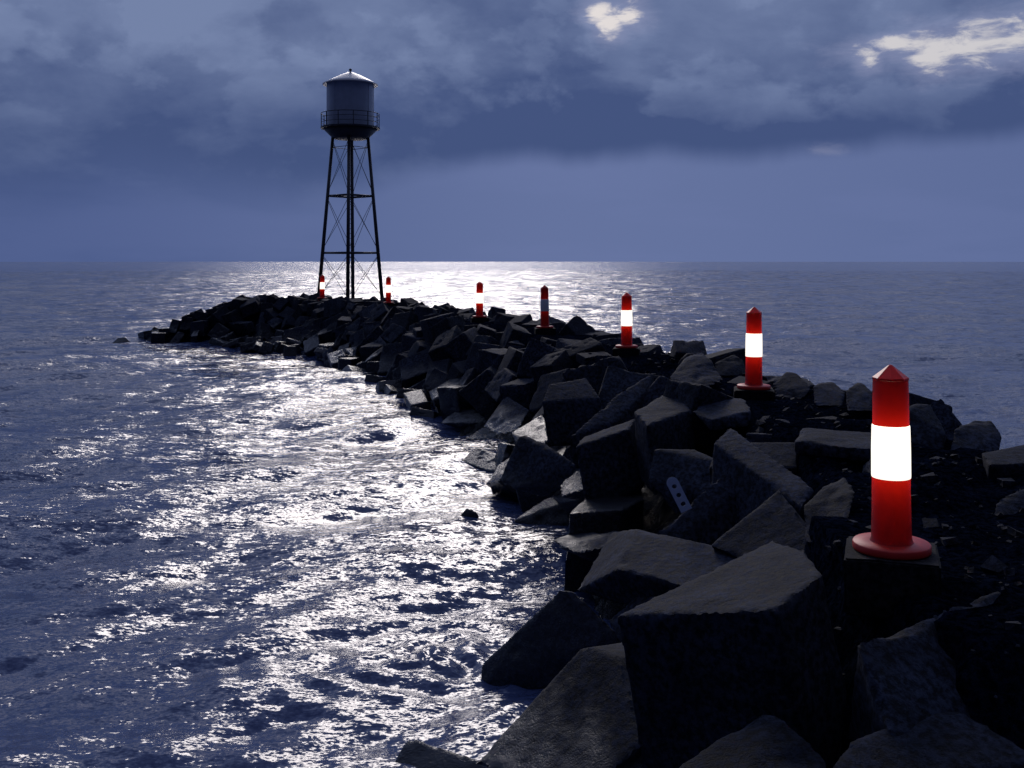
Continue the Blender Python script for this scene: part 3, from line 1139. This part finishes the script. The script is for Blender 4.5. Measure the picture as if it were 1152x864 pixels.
# ------------------------------------------------------------------ small things
def build_strip():
    # pale perforated strip with a rounded end, stuck between blocks
    c = P(763, 556, 8.9)
    root_m = bmesh.new()
    w, h, t = .052, .16, .012
    outl = [(-w, -h), (w, -h), (w, h - w)] + [(w * math.cos(a), h - w + w * math.sin(a)) for a in [math.pi * k / 10 for k in range(1, 10)]] + [(-w, h - w)]
    holes = [(0, h - .085, .021), (0, h - .17, .021), (0, h - .255, .021)]
    cu = bpy.data.curves.new('c', 'CURVE')
    cu.dimensions = '2D'; cu.fill_mode = 'BOTH'; cu.extrude = t / 2; cu.bevel_depth = .002
    def spl(pts):
        s_ = cu.splines.new('POLY'); s_.points.add(len(pts) - 1); s_.use_cyclic_u = True
        for q, p in zip(s_.points, pts): q.co = (p[0], p[1], 0, 1)
    spl(outl)
    for hx, hy, hr in holes:
        spl([(hx + hr * 1.15 * math.cos(-a), hy + hr * math.sin(-a)) for a in [2 * math.pi * k / 14 for k in range(14)]])
    o = bpy.data.objects.new('c', cu); col.objects.link(o)
    me = bpy.data.meshes.new_from_object(o.evaluated_get(bpy.context.evaluated_depsgraph_get()))
    bpy.data.objects.remove(o)
    root_m.free()
    q = link('perforated_strip', me, M_PALE, None, c)
    q.rotation_euler = (math.radians(62), math.radians(-22), math.radians(8))
    tag(q, 'pale perforated metal strip with rounded end stuck between two dark blocks', 'metal strip')


build_strip()


# ------------------------------------------------------------------ sky and light
SUN_AZ, SUN_EL = math.radians(-4.5), math.radians(23)
w = bpy.data.worlds.new('World')
sc.world = w
w.use_nodes = True
T = w.node_tree
T.nodes.clear()


class A:
    pass


a = A()
a.n = lambda kind, **kw: mknode(T, kind, **kw)
a.l = lambda x, y: T.links.new(x, y)
out = a.n('OutputWorld')
bg = a.n('Background', i_Strength=.1)
tc = a.n('TexCoord')
nrm = a.n('VectorMath', operation='NORMALIZE')
a.l(tc.outputs['Generated'], nrm.inputs[0])
sx = a.n('SeparateXYZ')
a.l(nrm.outputs[0], sx.inputs[0])
M = lambda op, x, y=None, clamp=False: math_node(a, op, x, y, clamp)


def mr(x, a0, a1, b0, b1, smooth=True):
    m = a.n('MapRange', i_1=a0, i_2=a1, i_3=b0, i_4=b1)
    if smooth: m.interpolation_type = 'SMOOTHSTEP'
    a.l(x, m.inputs[0])
    return m.outputs[0]


def ns(scale, st, det=6., rough=.55, dist=0., loc=(0, 0, 0)):
    mp = a.n('Mapping')
    mp.inputs['Scale'].default_value = st
    mp.inputs['Location'].default_value = loc
    a.l(nrm.outputs[0], mp.inputs[0])
    t = a.n('TexNoise', i_Scale=scale, i_Detail=det, i_Roughness=rough)
    t.inputs['Distortion'].default_value = dist
    a.l(mp.outputs[0], t.inputs['Vector'])
    return t.outputs['Fac']


def mixc(f, c0, c1, mode='MIX'):
    m = a.n('Mix', data_type='RGBA', blend_type=mode)
    for i, v in ((0, f), (6, c0), (7, c1)):
        if isinstance(v, (int, float)):
            m.inputs[i].default_value = v
        elif isinstance(v, tuple):
            m.inputs[i].default_value = v + (1,)
        else:
            a.l(v, m.inputs[i])
    return m.outputs[2]


az = M('ARCTAN2', sx.outputs[0], sx.outputs[1])      # 0 straight ahead, + to the right
el = M('ARCSINE', sx.outputs[2])
S = 10.5                                               # colours below are radiances; the Background strength is 0.1
# haze below the cloud base
haze = mixc(mr(az, -.5, .08, 0, 1), (.066 * S, .100 * S, .24 * S), (.122 * S, .163 * S, .325 * S))
haze = mixc(mr(az, .1, .6, 0, .6), haze, (.092 * S, .130 * S, .285 * S))
hn = ns(3., (1., 1., 5.), 4.)
haze = mixc(M('MULTIPLY', mr(hn, .35, .65, -.5, .5), .25), haze, (.16 * S, .2 * S, .4 * S))
# cloud body
n_big = ns(4.2, (1., 1., 2.2), 7., .55, .25, (.3, .1, .7))
n_fine = ns(11., (1., 1., 1.7), 8., .6, .3, (.9, .3, .2))
cl_dark = (.054 * S, .084 * S, .20 * S)
cl_lite = (.165 * S, .215 * S, .37 * S)
up = mr(el, .10, .22, 0, .72)
left = mr(az, -.5, -.1, -.18, 0)
right = M('MULTIPLY', mr(az, .25, .5, 0, -.12), 1.)
f = M('ADD', M('ADD', up, left), M('ADD', right, M('MULTIPLY', M('SUBTRACT', n_big, .5), 1.9)))
n_b1 = ns(7.5, (1., 1., 1.5), 9., .56, .1, (.2, .5, .1))
n_b2 = ns(3.1, (1., 1., 2.0), 9., .56, .15, (.6, .1, .9))
puff = M('MULTIPLY', M('SUBTRACT', mr(n_b1, .49, .56, 0, 1), .5), .26)
puff = M('ADD', puff, M('MULTIPLY', M('SUBTRACT', mr(n_b2, .47, .55, 0, 1), .5), .30))
f = M('ADD', f, M('MULTIPLY', puff, mr(el, .10, .17, .15, 1.)))
f = M('ADD', f, M('MULTIPLY', M('SUBTRACT', n_fine, .5), .7), True)
cloud = mixc(f, cl_dark, cl_lite)
# lower edge of the cloud deck
edge_n = ns(5., (1., 1., .3), 5., .5, 0., (.5, .2, 0))
ee = M('ADD', el, M('MULTIPLY', M('SUBTRACT', edge_n, .5), -.07))
ee = M('ADD', ee, M('MULTIPLY', M('ABSOLUTE', M('SUBTRACT', az, -.02)), -.0))
soft = mr(az, -.4, .0, .045, .013)
lo = mr(az, -.3, .05, .072, .104)
cm = a.n('MapRange', i_3=0., i_4=1.)
cm.interpolation_type = 'SMOOTHSTEP'
a.l(ee, cm.inputs[0])
a.l(M('SUBTRACT', lo, soft), cm.inputs[1])
a.l(M('ADD', lo, soft), cm.inputs[2])
sky = mixc(cm.outputs[0], haze, cloud)


# holes where the bright evening sky shows through
def blob(px, py, rx, ry):
    u = (px - CX) / F
    azc = math.atan(u)
    elc = math.atan((HY - py) / F * math.cos(azc))
    dx = M('DIVIDE', M('SUBTRACT', az, azc), rx / F)
    dy = M('DIVIDE', M('SUBTRACT', el, elc), ry / F)
    return M('SUBTRACT', 1., M('SQRT', M('ADD', M('MULTIPLY', dx, dx), M('MULTIPLY', dy, dy))))


hn2 = M('MULTIPLY', M('SUBTRACT', ns(26., (1., 1., 3.0), 7., .64, .35), .5), 3.4)
tot = None
for bl in ((688, 28, 17, 14), (672, 14, 17, 11), (707, 18, 20, 14), (1100, 47, 90, 15), (1165, 42, 100, 22), (1046, 64, 22, 18), (977, 66, 13, 11), (1005, 48, 25, 8)):
    b = blob(*bl)
    tot = b if tot is None else M('MAXIMUM', tot, b)
hm = mr(M('ADD', tot, hn2), -.05, .85, 0, 1)
gl = mr(M('ADD', tot, M('MULTIPLY', hn2, .6)), -1.1, .3, 0, .35)
skyN = a.n('TexSky', sky_type='NISHITA', sun_disc=False, sun_elevation=SUN_EL, sun_rotation=SUN_AZ)
sky = mixc(gl, sky, (.33 * S, .35 * S, .52 * S))
sky = mixc(mr(M('ADD', blob(928, 169, 26, 9), M('MULTIPLY', hn2, .7)), -.1, 1.1, 0, .22), sky, (.33 * S, .34 * S, .46 * S))
hole = mixc(.12, (.56 * S, .53 * S, .55 * S), skyN.outputs[0])
sky = mixc(hm, sky, hole)
# thin bright cloud in front of the hidden sun, above the picture
sd = (math.sin(SUN_AZ) * math.cos(SUN_EL), math.cos(SUN_AZ) * math.cos(SUN_EL), math.sin(SUN_EL))
dt = a.n('VectorMath', operation='DOT_PRODUCT')
dt.inputs[1].default_value = sd
a.l(nrm.outputs[0], dt.inputs[0])
ang = M('ARCCOSINE', dt.outputs['Value'])
gx = M('DIVIDE', M('SUBTRACT', az, SUN_AZ + .03), .62)
gy = M('DIVIDE', M('SUBTRACT', el, .36), .20)
g1 = mr(M('SQRT', M('ADD', M('MULTIPLY', gx, gx), M('MULTIPLY', gy, gy))), .1, 1., 1, 0)
g1 = M('MULTIPLY', g1, mr(n_big, .3, .62, .25, 1.))
g1 = M('MULTIPLY', g1, mr(el, .262, .33, 0, 1))
hi = M('MULTIPLY', mr(el, .265, .36, 0, 1), mr(M('ABSOLUTE', az), .7, 1.5, 1, 0))
sky = mixc(M('MULTIPLY', hi, .9), sky, (.36 * S, .45 * S, .74 * S))
sky = mixc(g1, sky, (1.15 * S, 1.02 * S, 1.0 * S))
# heavier, darker cloud overhead and behind the viewer
bk = mr(sx.outputs[1], -.1, .55, 1, 0)
sky = mixc(bk, sky, (.014 * S, .019 * S, .045 * S))
ov = M('MULTIPLY', mr(el, .5, .95, 0, .7), 1.)
sky = mixc(ov, sky, (.16 * S, .19 * S, .34 * S))
a.l(sky, bg.inputs[0])
a.l(bg.outputs[0], out.inputs[0])

sun = bpy.data.lights.new('sun', 'SUN')
sun.energy = .9
sun.angle = math.radians(20)
sun.color = (1., .92, .89)
so = bpy.data.objects.new('sun', sun)
col.objects.link(so)
so.rotation_euler = Vector(sd).to_track_quat('Z', 'Y').to_euler()

# ------------------------------------------------------------------ camera
cam = bpy.data.cameras.new('camera')
cam.sensor_width = 36
cam.lens = 36 * F / 1152
cam.shift_y = -(432 - HY) / 1152
cam.clip_start = .05
cam.clip_end = 30000
co = bpy.data.objects.new('camera', cam)
col.objects.link(co)
co.location = (0, 0, ZC)
co.rotation_euler = (math.pi / 2, 0, 0)
sc.camera = co
sc.render.resolution_x, sc.render.resolution_y = 1024, 768
sc.view_settings.view_transform = 'Standard'
sc.view_settings.look = 'None'
sc.view_settings.exposure = 0
sc.view_settings.gamma = 1
sc.view_settings.use_curve_mapping = False
